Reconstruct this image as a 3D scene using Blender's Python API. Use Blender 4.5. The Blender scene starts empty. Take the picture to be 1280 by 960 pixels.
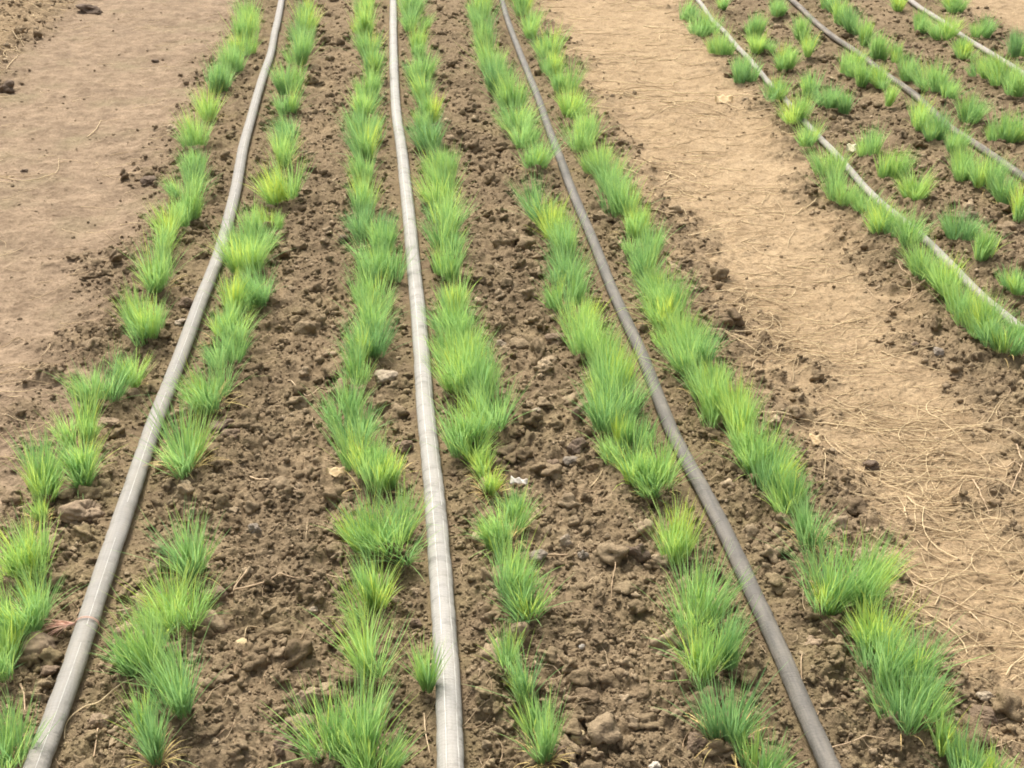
import bpy, math, random
import numpy as np

SC = bpy.context.scene
COL = SC.collection
rng = np.random.default_rng(7)
random.seed(7)
PI = math.pi

# ------------------------------------------------------------------ camera
F, CAM_H, PITCH = 1600.0, 1.34, math.atan(790 / 1600)
SP, CP = math.sin(PITCH), math.cos(PITCH)
ALPHA = math.radians(5.51)              # the rows run a little to the left of the view


def ground_at(px, py, z=0.0):
    """place on the field (metres) of a point measured on the photograph (1280 x 960)"""
    px = np.asarray(px, float); py = np.asarray(py, float)
    cx = (px - 640) / F; cy = -(py - 480) / F
    yy = CP + cy * SP; zz = -SP + cy * CP
    t = (z - CAM_H) / zz
    return cx * t, yy * t


def px_per_m(py):
    return F / (F * CAM_H / (CP * (py + 310.0)))


cam = bpy.data.cameras.new('camera')
cam.sensor_fit = 'HORIZONTAL'; cam.sensor_width = 36; cam.lens = 36 * F / 1280
cam.clip_start = 0.05; cam.clip_end = 500
cam_o = bpy.data.objects.new('camera', cam); COL.objects.link(cam_o)
cam_o.location = (0, 0, CAM_H); cam_o.rotation_euler = (PI / 2 - PITCH, 0, 0)
SC.camera = cam_o

# ------------------------------------------------------------------ light
SUN_EL, SUN_ROT = math.radians(58), math.radians(-25)
w = bpy.data.worlds.new('World'); SC.world = w; w.use_nodes = True
nt = w.node_tree
sky = nt.nodes.new('ShaderNodeTexSky'); sky.sky_type = 'NISHITA'; sky.sun_disc = False
sky.sun_elevation = SUN_EL; sky.sun_rotation = SUN_ROT
sky.dust_density = 6; sky.air_density = 1.0; sky.ozone_density = 0.6
hs = nt.nodes.new('ShaderNodeHueSaturation'); hs.inputs['Saturation'].default_value = 0.28   # cloud cover
nt.links.new(sky.outputs[0], hs.inputs['Color'])
nt.links.new(hs.outputs[0], nt.nodes['Background'].inputs['Color'])
nt.nodes['Background'].inputs['Strength'].default_value = 0.088
sl = bpy.data.lights.new('sun', 'SUN'); sl.energy = 1.5; sl.angle = math.radians(12); sl.color = (1.0, 0.95, 0.86)
so = bpy.data.objects.new('sun', sl); COL.objects.link(so)
so.rotation_euler = (PI / 2 - SUN_EL, 0, PI - SUN_ROT)
so.location = (0, 0, 8)
SC.view_settings.view_transform = 'Standard'; SC.view_settings.look = 'None'
SC.view_settings.exposure = 1.62; SC.view_settings.gamma = 1
SC.view_settings.use_curve_mapping = False
SC.cycles.filter_width = 1.8

# ------------------------------------------------------------------ numpy noise
def _h(ix, iy, seed):
    h = (ix.astype(np.int64) * 374761393 + iy.astype(np.int64) * 668265263 + seed * 974634777) & 0xFFFFFFFF
    h = ((h ^ (h >> 13)) * 1274126177) & 0xFFFFFFFF
    h = ((h ^ (h >> 16)) * 2246822519) & 0xFFFFFFFF
    return ((h ^ (h >> 15)) & 0xFFFFFF) / float(0x1000000)


def vnoise(x, y, seed=0):
    ix = np.floor(x); iy = np.floor(y)
    fx = x - ix; fy = y - iy
    fx = fx * fx * fx * (fx * (fx * 6 - 15) + 10); fy = fy * fy * fy * (fy * (fy * 6 - 15) + 10)
    a = _h(ix, iy, seed); b = _h(ix + 1, iy, seed); c = _h(ix, iy + 1, seed); d = _h(ix + 1, iy + 1, seed)
    return (a + (b - a) * fx) * (1 - fy) + (c + (d - c) * fx) * fy


def fbm(x, y, octv=4, seed=0):
    s = 0; amp = 0.5; tot = 0
    for k in range(octv):
        s = s + amp * vnoise(x * 2 ** k + 17.3 * k, y * 2 ** k - 9.1 * k, seed + k)
        tot += amp; amp *= 0.5
    return s / tot


def lumps(x, y, seed, keep=0.75):
    """rounded clods of one size (cell = 1): height 0..1"""
    ix = np.floor(x); iy = np.floor(y)
    out = np.zeros_like(x)
    for dx in (-1, 0, 1):
        for dy in (-1, 0, 1):
            cx = ix + dx; cy = iy + dy
            jx = cx + 0.1 + 0.8 * _h(cx, cy, seed); jy = cy + 0.1 + 0.8 * _h(cx, cy, seed + 1)
            r = 0.35 + 0.4 * _h(cx, cy, seed + 2); on = _h(cx, cy, seed + 3) < keep
            th = PI * _h(cx, cy, seed + 4)
            ax = (x - jx) * np.cos(th) + (y - jy) * np.sin(th); ay = -(x - jx) * np.sin(th) + (y - jy) * np.cos(th)
            d2 = (ax * ax + ay * ay * 1.7) / (r * r)
            out = np.maximum(out, np.where(on, r * 1.35 * np.sqrt(np.clip(1 - d2, 0, 1)), 0))
    return out


def sst(a, b, x):
    t = np.clip((x - a) / (b - a), 0, 1)
    return t * t * (3 - 2 * t)


def masks(x, y):
    """right (dry trodden path), left (brown path), far path: 0..1 each; and the across-row coordinate"""
    u = x * math.cos(ALPHA) + y * math.sin(ALPHA)
    n = (fbm(x * 5, y * 5, 4, 50) - 0.5) * 0.34 + (fbm(x * 28, y * 28, 3, 57) - 0.5) * 0.22
    s = 0.15
    e2 = 1.38 + 0.095 * np.clip(y - 3.3, -3, 6)
    right = sst(-s, s, u - 0.915 + n) * sst(-s, s, e2 - u + n)
    left = sst(-s, s, -0.83 - u + n) * sst(-s, s, u + 1.80 + n + 0.05 * (y - 6))
    far = sst(-s, s, u - 3.42 + n) * sst(-s, s, 4.3 - u + n)
    return right, left, far, u


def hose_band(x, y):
    """1 beside a hose (lumpier, olive soil, its ground tint darkened as painted shade), 0 in the middle of the lanes"""
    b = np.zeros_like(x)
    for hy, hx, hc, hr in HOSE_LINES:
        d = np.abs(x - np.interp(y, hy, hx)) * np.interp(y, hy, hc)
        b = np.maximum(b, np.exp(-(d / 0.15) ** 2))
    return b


def smooth_h(x, y):
    r, l, f, u = masks(x, y)
    p = np.clip(r + l + f, 0, 1)
    return -0.030 * p + (fbm(x * 2.2, y * 2.2, 2, 3) - 0.5) * 0.035


HOSE_LINES = []                         # filled below: the soil is pressed flat under each hose


def soil_h(x, y):
    r, l, f, u = masks(x, y)
    p = np.clip(r + l + f, 0, 1)
    wx = x + (fbm(x * 30, y * 30, 2, 70) - 0.5) * 0.02
    wy = y + (fbm(x * 30, y * 30, 2, 80) - 0.5) * 0.02
    patch = 0.45 + 0.9 * sst(0.3, 0.75, fbm(x * 3.1, y * 3.1, 3, 21))
    patch = patch * (0.6 + 0.6 * hose_band(x, y))
    bed = 0.015 * lumps(wx / 0.085, wy / 0.085, 31, 0.45) * patch + 0.012 * lumps(wx / 0.040, wy / 0.040, 32, 0.7) * patch \
        + 0.008 * lumps(wx / 0.020, wy / 0.020, 33, 0.8) + 0.0045 * lumps(wx / 0.010, wy / 0.010, 34, 0.8) \
        + (fbm(x * 14, y * 14, 3, 12) - 0.5) * 0.030 - 0.012
    bed = bed + 0.05 * sst(1.80, 2.1, -u) * fbm(x * 6, y * 6, 3, 90)
    pth = (fbm(x * 9, y * 9, 4, 14) - 0.5) * 0.016 + 0.005 * lumps(wx / 0.05, wy / 0.05, 36, 0.28) \
        + 0.0038 * lumps(wx / 0.016, wy / 0.016, 37, 0.5) + (fbm(x * 60, y * 60, 3, 15) - 0.5) * 0.005
    h = -0.030 * p + (fbm(x * 2.2, y * 2.2, 2, 3) - 0.5) * 0.035
    for hy, hx, hc, hr in HOSE_LINES:
        d = np.abs(x - np.interp(y, hy, hx)) * np.interp(y, hy, hc)
        k = 0.10 + 0.90 * sst(hr * 0.8, hr * 3.6, d)
        bed = bed * k - 0.006 * (1 - k); pth = pth * k
    q = sst(0.15, 0.95, p)
    return h + bed * (1 - q) + pth * q


def H(x, y):
    return float(soil_h(np.array([float(x)]), np.array([float(y)]))[0])


# ------------------------------------------------------------------ mesh building
def new_obj(name, verts, faces, mat, parent=None, smooth=True, attrs=None, uv=None):
    """faces: (n,k) int array (k = 3 or 4), or a list of such arrays"""
    if not isinstance(faces, list): faces = [faces]
    me = bpy.data.meshes.new(name)
    v = np.asarray(verts, np.float32)
    fl = [np.asarray(f, np.int32) for f in faces if len(f)]
    nl = sum(f.size for f in fl); nf = sum(len(f) for f in fl)
    me.vertices.add(len(v)); me.vertices.foreach_set('co', v.ravel())
    me.loops.add(nl); me.loops.foreach_set('vertex_index', np.concatenate([f.ravel() for f in fl]))
    me.polygons.add(nf)
    tot = np.concatenate([np.full(len(f), f.shape[1], np.int32) for f in fl])
    me.polygons.foreach_set('loop_start', np.concatenate([[0], np.cumsum(tot)[:-1]]).astype(np.int32))
    me.polygons.foreach_set('loop_total', tot)
    me.polygons.foreach_set('use_smooth', np.full(nf, smooth, bool))
    for k, a in (attrs or {}).items():
        at = me.attributes.new(k, 'FLOAT', 'POINT'); at.data.foreach_set('value', np.asarray(a, np.float32).ravel())
    if uv is not None:
        ul = me.uv_layers.new(name='UVMap')
        idx = np.concatenate([f.ravel() for f in fl])
        ul.data.foreach_set('uv', np.asarray(uv, np.float32)[idx].ravel())
    me.update(calc_edges=True); me.validate()
    me.materials.append(mat)
    o = bpy.data.objects.new(name, me); COL.objects.link(o)
    if parent is not None: o.parent = parent
    return o


def tag(o, label=None, cat=None, group=None, kind=None):
    if label: o['label'] = label
    if cat: o['category'] = cat
    if group: o['group'] = group
    if kind: o['kind'] = kind
    return o


def ico(sub):
    t = (1 + 5 ** 0.5) / 2
    v = [(-1, t, 0), (1, t, 0), (-1, -t, 0), (1, -t, 0), (0, -1, t), (0, 1, t), (0, -1, -t), (0, 1, -t), (t, 0, -1), (t, 0, 1), (-t, 0, -1), (-t, 0, 1)]
    f = [(0, 11, 5), (0, 5, 1), (0, 1, 7), (0, 7, 10), (0, 10, 11), (1, 5, 9), (5, 11, 4), (11, 10, 2), (10, 7, 6), (7, 1, 8),
         (3, 9, 4), (3, 4, 2), (3, 2, 6), (3, 6, 8), (3, 8, 9), (4, 9, 5), (2, 4, 11), (6, 2, 10), (8, 6, 7), (9, 8, 1)]
    v = [tuple(c / math.sqrt(1 + t * t) for c in p) for p in v]
    for _ in range(sub):
        mid = {}; nf = []
        def m(a, b):
            k = (min(a, b), max(a, b))
            if k not in mid:
                p = [(v[a][i] + v[b][i]) for i in range(3)]; l = math.sqrt(sum(c * c for c in p))
                v.append(tuple(c / l for c in p)); mid[k] = len(v) - 1
            return mid[k]
        for a, b, c in f:
            ab, bc, ca = m(a, b), m(b, c), m(c, a)
            nf += [(a, ab, ca), (b, bc, ab), (c, ca, bc), (ab, bc, ca)]
        f = nf
    return np.array(v), np.array(f)


ICO = [ico(k) for k in range(5)]


def lumpy(sub, seed, amp=0.3, freq=1.6, rough=0.0):
    v, f = ICO[sub]
    r = np.random.default_rng(seed)
    d = np.zeros(len(v))
    for k in range(5):                       # low-frequency knobs and planed-off sides
        n = r.normal(size=3); n /= np.linalg.norm(n)
        d += amp * 0.35 * np.sin(freq * (v @ n) * PI + r.uniform(0, 6))
    for k in range(5):
        n = r.normal(size=3); n /= np.linalg.norm(n)
        d -= np.clip((v @ n) - r.uniform(0.55, 0.85), 0, 1) * r.uniform(0.4, 1.0)
    if rough:
        for k in range(26):
            n = r.normal(size=3) * r.uniform(4, 13)
            d += rough * 0.25 * np.sin(v @ n + r.uniform(0, 6))
    return v * (1 + d)[:, None], f


# ------------------------------------------------------------------ materials
def mat(name):
    m = bpy.data.materials.new(name); m.use_nodes = True
    n = m.node_tree.nodes; n.clear()
    out = n.new('ShaderNodeOutputMaterial'); b = n.new('ShaderNodeBsdfPrincipled')
    m.node_tree.links.new(b.outputs[0], out.inputs['Surface'])
    b.inputs['Roughness'].default_value = 0.9; b.inputs['Specular IOR Level'].default_value = 0.15
    return m, m.node_tree, b, out


def attr(nt, name):
    a = nt.nodes.new('ShaderNodeAttribute'); a.attribute_name = name
    return a.outputs['Fac']


def noise(nt, scale, detail=4, rough=0.6, vec=None):
    t = nt.nodes.new('ShaderNodeTexNoise'); t.inputs['Scale'].default_value = scale
    t.inputs['Detail'].default_value = detail; t.inputs['Roughness'].default_value = rough
    if vec is not None: nt.links.new(vec, t.inputs['Vector'])
    return t.outputs['Fac']


def mixc(nt, fac, a, b, blend='MIX'):
    m = nt.nodes.new('ShaderNodeMix'); m.data_type = 'RGBA'; m.blend_type = blend
    for val, sock in ((fac, m.inputs[0]), (a, m.inputs[6]), (b, m.inputs[7])):
        if isinstance(val, (int, float)): sock.default_value = val
        elif isinstance(val, tuple): sock.default_value = (*val, 1)
        else: nt.links.new(val, sock)
    return m.outputs[2]


def ramp(nt, fac, lo, hi):
    r = nt.nodes.new('ShaderNodeMapRange'); nt.links.new(fac, r.inputs[0])
    r.inputs[1].default_value = lo; r.inputs[2].default_value = hi
    return r.outputs[0]


def math_(nt, op, a, b):
    m = nt.nodes.new('ShaderNodeMath'); m.operation = op
    for v, s in ((a, m.inputs[0]), (b, m.inputs[1])):
        if isinstance(v, (int, float)): s.default_value = v
        else: nt.links.new(v, s)
    return m.outputs[0]


def world_pos(nt):
    g = nt.nodes.new('ShaderNodeNewGeometry')
    return g.outputs['Position']


def bump(nt, b, height, dist, strength=1.0):
    bp = nt.nodes.new('ShaderNodeBump'); bp.inputs['Distance'].default_value = dist
    bp.inputs['Strength'].default_value = strength
    nt.links.new(height, bp.inputs['Height']); nt.links.new(bp.outputs[0], b.inputs['Normal'])


def soil_material():
    m, nt, b, _ = mat('soil')
    P = world_pos(nt)
    big = ramp(nt, noise(nt, 1.7, 3, 0.55, P), 0.36, 0.64)
    mid = ramp(nt, noise(nt, 16, 4, 0.6, P), 0.32, 0.68)
    fine = ramp(nt, noise(nt, 120, 3, 0.6, P), 0.3, 0.7)
    bed = mixc(nt, big, (0.122, 0.088, 0.052), (0.195, 0.142, 0.086))
    bed = mixc(nt, math_(nt, 'MULTIPLY', mid, 0.5), bed, (0.265, 0.198, 0.120))
    olive = ramp(nt, noise(nt, 3.1, 3, 0.6, P), 0.52, 0.72)
    bed = mixc(nt, math_(nt, 'MULTIPLY', olive, 0.45), bed, (0.255, 0.200, 0.108))
    gm = math_(nt, 'MULTIPLY', attr(nt, 'olive_and_shade'), ramp(nt, noise(nt, 11, 4, 0.6, P), 0.35, 0.6))
    bed = mixc(nt, math_(nt, 'MULTIPLY', gm, 0.6), bed, (0.225, 0.180, 0.092))
    right = mixc(nt, mid, (0.255, 0.180, 0.104), (0.375, 0.275, 0.163))
    right = mixc(nt, math_(nt, 'MULTIPLY', big, 0.4), right, (0.25, 0.175, 0.098))
    left = mixc(nt, mid, (0.172, 0.122, 0.079), (0.282, 0.206, 0.136))
    left = mixc(nt, math_(nt, 'MULTIPLY', olive, 0.75), left, (0.205, 0.165, 0.098))
    left = mixc(nt, math_(nt, 'MULTIPLY', ramp(nt, noise(nt, 6, 5, 0.7, P), 0.50, 0.66), 0.6), left, (0.135, 0.096, 0.064))
    right = mixc(nt, math_(nt, 'MULTIPLY', ramp(nt, noise(nt, 7.5, 5, 0.7, P), 0.54, 0.68), 0.5), right, (0.215, 0.152, 0.095))
    c = mixc(nt, attr(nt, 'dry'), bed, right)
    c = mixc(nt, attr(nt, 'worn'), c, left)
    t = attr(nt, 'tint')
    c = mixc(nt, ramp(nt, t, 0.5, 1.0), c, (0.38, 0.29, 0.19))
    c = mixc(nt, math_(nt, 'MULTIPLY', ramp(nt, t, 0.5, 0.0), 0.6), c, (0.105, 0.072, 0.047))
    v = nt.nodes.new('ShaderNodeMapRange'); nt.links.new(fine, v.inputs[0]); v.inputs[3].default_value = 0.78; v.inputs[4].default_value = 1.2
    sc = nt.nodes.new('ShaderNodeVectorMath'); sc.operation = 'SCALE'
    nt.links.new(c, sc.inputs[0]); nt.links.new(v.outputs[0], sc.inputs['Scale'])
    nt.links.new(sc.outputs[0], b.inputs['Base Color'])
    b.inputs['Roughness'].default_value = 0.97; b.inputs['Specular IOR Level'].default_value = 0.08
    hgt = math_(nt, 'ADD', noise(nt, 180, 5, 0.65, P), math_(nt, 'MULTIPLY', noise(nt, 60, 3, 0.6, P), 1.6))
    bump(nt, b, hgt, 0.006, 0.8)
    return m


def blade_material():
    m, nt, b, out = mat('green_blade')
    t = attr(nt, 'tint')
    r = nt.nodes.new('ShaderNodeValToRGB'); nt.links.new(t, r.inputs[0])
    e = r.color_ramp.elements
    e[0].position = 0; e[0].color = (0.12, 0.25, 0.11, 1)
    e[1].position = 1; e[1].color = (0.62, 0.70, 0.13, 1)
    for p, c in ((0.30, (0.215, 0.395, 0.155)), (0.6, (0.345, 0.55, 0.185)), (0.82, (0.49, 0.665, 0.17))):
        x = e.new(p); x.color = (*c, 1)
    nt.links.new(r.outputs[0], b.inputs['Base Color'])
    b.inputs['Roughness'].default_value = 0.5; b.inputs['Specular IOR Level'].default_value = 0.3
    tr = nt.nodes.new('ShaderNodeBsdfTranslucent'); nt.links.new(r.outputs[0], tr.inputs[0])
    mx = nt.nodes.new('ShaderNodeMixShader'); mx.inputs[0].default_value = 0.5
    nt.links.new(b.outputs[0], mx.inputs[1]); nt.links.new(tr.outputs[0], mx.inputs[2])
    nt.links.new(mx.outputs[0], out.inputs['Surface'])
    return m


def straw_material(name, a, bb):
    m, nt, b, out = mat(name)
    c = mixc(nt, attr(nt, 'tint'), a, bb)
    c = mixc(nt, math_(nt, 'MULTIPLY', ramp(nt, noise(nt, 60, 2, 0.5, world_pos(nt)), 0.5, 0.7), 0.5), c, tuple(x * 0.6 for x in a))
    nt.links.new(c, b.inputs['Base Color']); b.inputs['Roughness'].default_value = 0.75
    return m


def stone_material(name, a, bb, rough=0.9):
    m, nt, b, out = mat(name)
    tc = nt.nodes.new('ShaderNodeTexCoord').outputs['Object']
    c = mixc(nt, ramp(nt, noise(nt, 70, 5, 0.65, tc), 0.35, 0.65), a, bb)
    c = mixc(nt, math_(nt, 'MULTIPLY', ramp(nt, noise(nt, 35, 3, 0.6, tc), 0.55, 0.7), 0.5), c, tuple(0.65 * x for x in a))
    nt.links.new(c, b.inputs['Base Color']); b.inputs['Roughness'].default_value = rough
    bump(nt, b, noise(nt, 260, 5, 0.7, tc), 0.004, 0.7)
    return m


def hose_material(name, base, dark, dust, band, dust_amt):
    m, nt, b, out = mat(name)
    uv = nt.nodes.new('ShaderNodeUVMap').outputs[0]
    def mapped(sx, sy):
        mp = nt.nodes.new('ShaderNodeMapping'); mp.inputs['Scale'].default_value = (sx, sy, 1)
        nt.links.new(uv, mp.inputs[0]); return mp.outputs[0]
    rings = ramp(nt, noise(nt, 1, 4, 0.7, mapped(42, 1.6)), 0.5, 0.72)          # creases across the hose
    streak = ramp(nt, noise(nt, 1, 4, 0.65, mapped(2.5, 22)), 0.35, 0.65)       # scuffs along it
    dirt = ramp(nt, noise(nt, 1, 5, 0.65, mapped(9, 5)), 0.42, 0.68)
    P = world_pos(nt)
    speck = ramp(nt, noise(nt, 230, 3, 0.6, P), 0.35, 0.65)
    c = mixc(nt, streak, base, tuple(x * 0.82 for x in base))
    c = mixc(nt, math_(nt, 'MULTIPLY', rings, band), c, dark)
    c = mixc(nt, math_(nt, 'MULTIPLY', dirt, dust_amt), c, dust)
    c = mixc(nt, math_(nt, 'MULTIPLY', speck, 0.3), c, tuple(x * 0.7 for x in dust))
    # woven cloth: fine threads both ways
    wv = nt.nodes.new('ShaderNodeTexWave'); wv.inputs['Scale'].default_value = 45; nt.links.new(mapped(1, 0.0), wv.inputs[0])
    c = mixc(nt, math_(nt, 'MULTIPLY', wv.outputs['Fac'], 0.10), c, dark)
    nt.links.new(c, b.inputs['Base Color']); b.inputs['Roughness'].default_value = 0.7
    b.inputs['Specular IOR Level'].default_value = 0.25
    hh = math_(nt, 'ADD', math_(nt, 'MULTIPLY', rings, -1.0), math_(nt, 'MULTIPLY', speck, 0.3))
    bump(nt, b, hh, 0.0016, 0.7)
    return m


M_SOIL = soil_material()
M_BLADE = blade_material()
M_DRY = straw_material('dry_blade', (0.55, 0.38, 0.16), (0.62, 0.50, 0.20))
M_STRAW = straw_material('straw', (0.31, 0.222, 0.126), (0.68, 0.53, 0.32))
M_ROOT = straw_material('dry_root', (0.34, 0.23, 0.14), (0.62, 0.47, 0.30))

# ------------------------------------------------------------------ hoses (centre lines)
HOSES = {
    'left': dict(r=0.0190, pts=[(351, 0), (344, 34), (339, 60), (327, 97), (316, 134), (304, 181), (296, 225), (285, 269), (271, 318), (255, 357), (235, 411),
                                (212, 468), (190, 522), (171, 579), (152, 641), (132, 694), (114, 751), (96, 811), (74, 872), (51, 932), (38, 966), (5, 1055)]),
    'middle': dict(r=0.0205, pts=[(491.5, 0), (492, 67), (495, 134), (501.5, 181), (505.6, 218), (510.6, 262), (516, 319), (522.4, 380), (527.5, 448), (532.3, 511),
                                  (539, 575), (545, 639), (551, 717), (556.7, 801), (561, 882), (563.4, 959), (566, 1060)]),
    'dark': dict(r=0.0158, pts=[(628, 0), (635, 23.5), (647, 54), (660, 87), (672, 118), (685, 151), (697, 185), (709, 218), (724, 255), (739, 289), (752, 320), (765, 354),
                                (781, 390), (798, 427), (813, 464), (828, 503), (843, 538), (868, 585), (888, 622), (898, 642), (917, 680), (934, 720), (951, 757), (967.6, 791),
                                (984, 828), (1001, 868), (1018, 902), (1041.5, 952), (1090, 1050)]),
    'path': dict(r=0.0140, pts=[(878, 2), (900, 30), (925.6, 59), (954, 88), (991, 129), (1014.6, 154.5), (1041.5, 181), (1068, 212), (1098.6, 245), (1129, 272), (1159, 299),
                               (1195, 333), (1230, 367), (1275, 403), (1340, 455)]),
    'brown': dict(r=0.0165, pts=[(994.5, 0), (1024.7, 27), (1058, 52), (1085, 72), (1118.7, 97), (1152, 124), (1186, 151), (1219.5, 176), (1253, 201.5), (1280, 219), (1340, 258)]),
    'far': dict(r=0.0160, pts=[(1142, 0), (1172.5, 20), (1206, 42), (1236, 60.5), (1263, 78), (1280, 90), (1340, 128)]),
}


def resample(P, step):
    """Catmull-Rom through the points, then even steps"""
    P = np.asarray(P, float)
    Q = np.vstack([2 * P[0] - P[1], P, 2 * P[-1] - P[-2]])
    out = []
    for i in range(1, len(Q) - 2):
        t = np.linspace(0, 1, 12, endpoint=False)[:, None]
        a, b, c, d = Q[i - 1], Q[i], Q[i + 1], Q[i + 2]
        out.append(0.5 * ((2 * b) + (-a + c) * t + (2 * a - 5 * b + 4 * c - d) * t ** 2 + (-a + 3 * b - 3 * c + d) * t ** 3))
    out.append(P[-1:])
    C = np.vstack(out)
    s = np.concatenate([[0], np.cumsum(np.linalg.norm(np.diff(C, axis=0), axis=1))])
    n = max(3, int(s[-1] / step))
    ss = np.linspace(0, s[-1], n)
    return np.stack([np.interp(ss, s, C[:, k]) for k in range(C.shape[1])], 1), ss


def box_smooth(a, k):
    kern = np.ones(k) / k
    return np.convolve(np.pad(a, (k // 2, k - 1 - k // 2), mode='edge'), kern, 'valid')


for k, hz in HOSES.items():
    p = np.array(hz['pts'], float)
    x, y = ground_at(p[:, 0], p[:, 1], hz['r'] + 0.008)
    d = np.array([x[0] - x[1], y[0] - y[1]]); d = d / np.linalg.norm(d)          # runs on beyond the frame
    ex = [(x[0] + d[0] * q, y[0] + d[1] * q) for q in (6.0, 2.5, 0.9)]
    XY = np.vstack([ex, np.stack([x, y], 1)])
    C, s = resample(XY, 0.006)
    kx = 61 if k == 'left' else 25
    e0 = C[:, 0] - np.linspace(C[0, 0], C[-1, 0], len(C))
    C[:, 0] += box_smooth(e0, kx) - e0
    z = box_smooth(smooth_h(C[:, 0], C[:, 1]), 81) + hz['r'] * 0.78 - 0.003
    z += 0.003 * (fbm(s * 2.3, s * 0 + 3.1, 2, 91) - 0.5)
    hz['C'] = np.column_stack([C, z]); hz['s'] = s
    cosl = np.abs(np.gradient(C[:, 1])) / np.hypot(np.gradient(C[:, 0]), np.gradient(C[:, 1]))
    od = np.argsort(C[:, 1]); HOSE_LINES.append((C[od, 1], C[od, 0], cosl[od], hz['r']))


def hose_dist(x, y):
    """distance from each point to the nearest hose, minus its radius"""
    best = np.full(len(x), 9.0)
    for hz in HOSES.values():
        C = hz['C'][::6, :2]
        for i in range(0, len(x), 4000):
            d = np.sqrt(((x[i:i + 4000, None] - C[None, :, 0]) ** 2 + (y[i:i + 4000, None] - C[None, :, 1]) ** 2).min(1)) - hz['r']
            best[i:i + 4000] = np.minimum(best[i:i + 4000], d)
    return best


def frames(C):
    T = np.gradient(C, axis=0); T /= np.linalg.norm(T, axis=1)[:, None]
    S = np.cross(T, [0, 0, 1.0]); S /= np.linalg.norm(S, axis=1)[:, None]
    return T, S, np.cross(S, T)


def tube(C, R, nseg, flat=1.0, closed_ends=True, ang_jit=None):
    """swept tube; R scalar or per point (or per point x angle)"""
    T, S, U = frames(C)
    a = np.linspace(0, 2 * PI, nseg, endpoint=False)
    R = np.asarray(R, float)
    if R.ndim == 0: R = np.full((len(C), nseg), float(R))
    elif R.ndim == 1: R = np.repeat(R[:, None], nseg, 1)
    V = C[:, None, :] + S[:, None, :] * (R * np.cos(a))[:, :, None] + U[:, None, :] * (R * np.sin(a) * flat)[:, :, None]
    n = len(C)
    i = np.arange(n - 1)[:, None] * nseg; j = np.arange(nseg)[None, :]; j2 = (j + 1) % nseg
    fq = np.stack([i + j, i + nseg + j, i + nseg + j2, i + j2], -1).reshape(-1, 4)
    return V.reshape(-1, 3), fq


HM = {
    'left': hose_material('hose_left', (0.268, 0.253, 0.230), (0.115, 0.106, 0.095), (0.31, 0.275, 0.22), 0.35, 0.45),
    'middle': hose_material('hose_middle', (0.335, 0.318, 0.290), (0.12, 0.112, 0.102), (0.345, 0.31, 0.255), 0.8, 0.35),
    'dark': hose_material('hose_dark', (0.108, 0.099, 0.088), (0.05, 0.046, 0.042), (0.235, 0.205, 0.165), 0.5, 0.6),
    'path': hose_material('hose_path', (0.30, 0.275, 0.25), (0.12, 0.12, 0.10), (0.42, 0.36, 0.28), 0.4, 0.4),
    'brown': hose_material('hose_brown', (0.075, 0.064, 0.055), (0.04, 0.07, 0.06), (0.40, 0.33, 0.25), 0.4, 0.5),
    'far': hose_material('hose_far', (0.28, 0.255, 0.23), (0.12, 0.12, 0.10), (0.42, 0.35, 0.27), 0.4, 0.4),
}
M_LINE, _nt, _b, _ = mat('white_line')
_c = mixc(_nt, ramp(_nt, noise(_nt, 35, 4, 0.7, world_pos(_nt)), 0.42, 0.62), (0.62, 0.60, 0.55), (0.40, 0.37, 0.33))
_nt.links.new(_c, _b.inputs['Base Color'])
HLAB = {
    'left': 'dusty grey irrigation hose with a single thin white line, leaning across the left rows',
    'middle': 'palest grey irrigation hose with two thin white lines and many cross creases',
    'dark': 'dark grey scuffed irrigation hose without lines beside the sandy path',
    'path': 'thin pale hose half hidden by seedlings, first beyond the sandy path',
    'brown': 'thin brownish grey hose between two other thin hoses beyond the path',
    'far': 'short visible length of pale hose crossing the far right corner',
}
LINES = {'left': [(106, 0.0008)], 'middle': [(124, 0.0009), (74, 0.0009)]}
for k, hz in HOSES.items():
    C, s, r = hz['C'], hz['s'], hz['r']
    ns = 24
    a = np.linspace(0, 2 * PI, ns, endpoint=False)
    aa = np.repeat(a[None, :], len(C), 0); ss = np.repeat(s[:, None], ns, 1)
    R = r * (1 + 0.05 * (fbm(ss * 6, np.cos(aa) * 1.3 + 5, 3, 61) - 0.5) + 0.05 * (fbm(ss * 1.7, np.sin(aa) + 9, 2, 62) - 0.5))
    R -= r * 0.05 * sst(0.60, 0.72, fbm(ss * 40, np.cos(aa) * 0.8 + 3, 2, 63))        # creases
    V, fq = tube(C, R, ns, 0.80)
    UV = np.column_stack([ss.ravel(), aa.ravel() / (2 * PI)])
    o = bpy.data.objects.new('irrigation_hose', None); COL.objects.link(o)
    new_obj('hose_body', V, fq, HM[k], o, uv=UV)
    tag(o, HLAB[k], 'hose', 'irrigation hoses along the seedling rows')
    for deg, width in LINES.get(k, []):
        T, S, U = frames(C)
        ang = math.radians(deg); da = width / r / 2
        row = []
        for q in (ang - da, ang + da):
            Rq = np.array([np.interp(q, a, R[i]) for i in range(len(C))]) + 0.0009
            row.append(C + S * (Rq * math.cos(q))[:, None] + U * (Rq * math.sin(q) * 0.80)[:, None])
        n = len(C); V2 = np.vstack(row)
        i = np.arange(n - 1)
        keep = fbm(s[:-1] * 9, s[:-1] * 0 + deg, 2, 66) > 0.2
        f2 = np.stack([i, i + 1, i + 1 + n, i + n], 1)[keep]
        new_obj('white_line', V2, f2, M_LINE, o)

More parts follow.
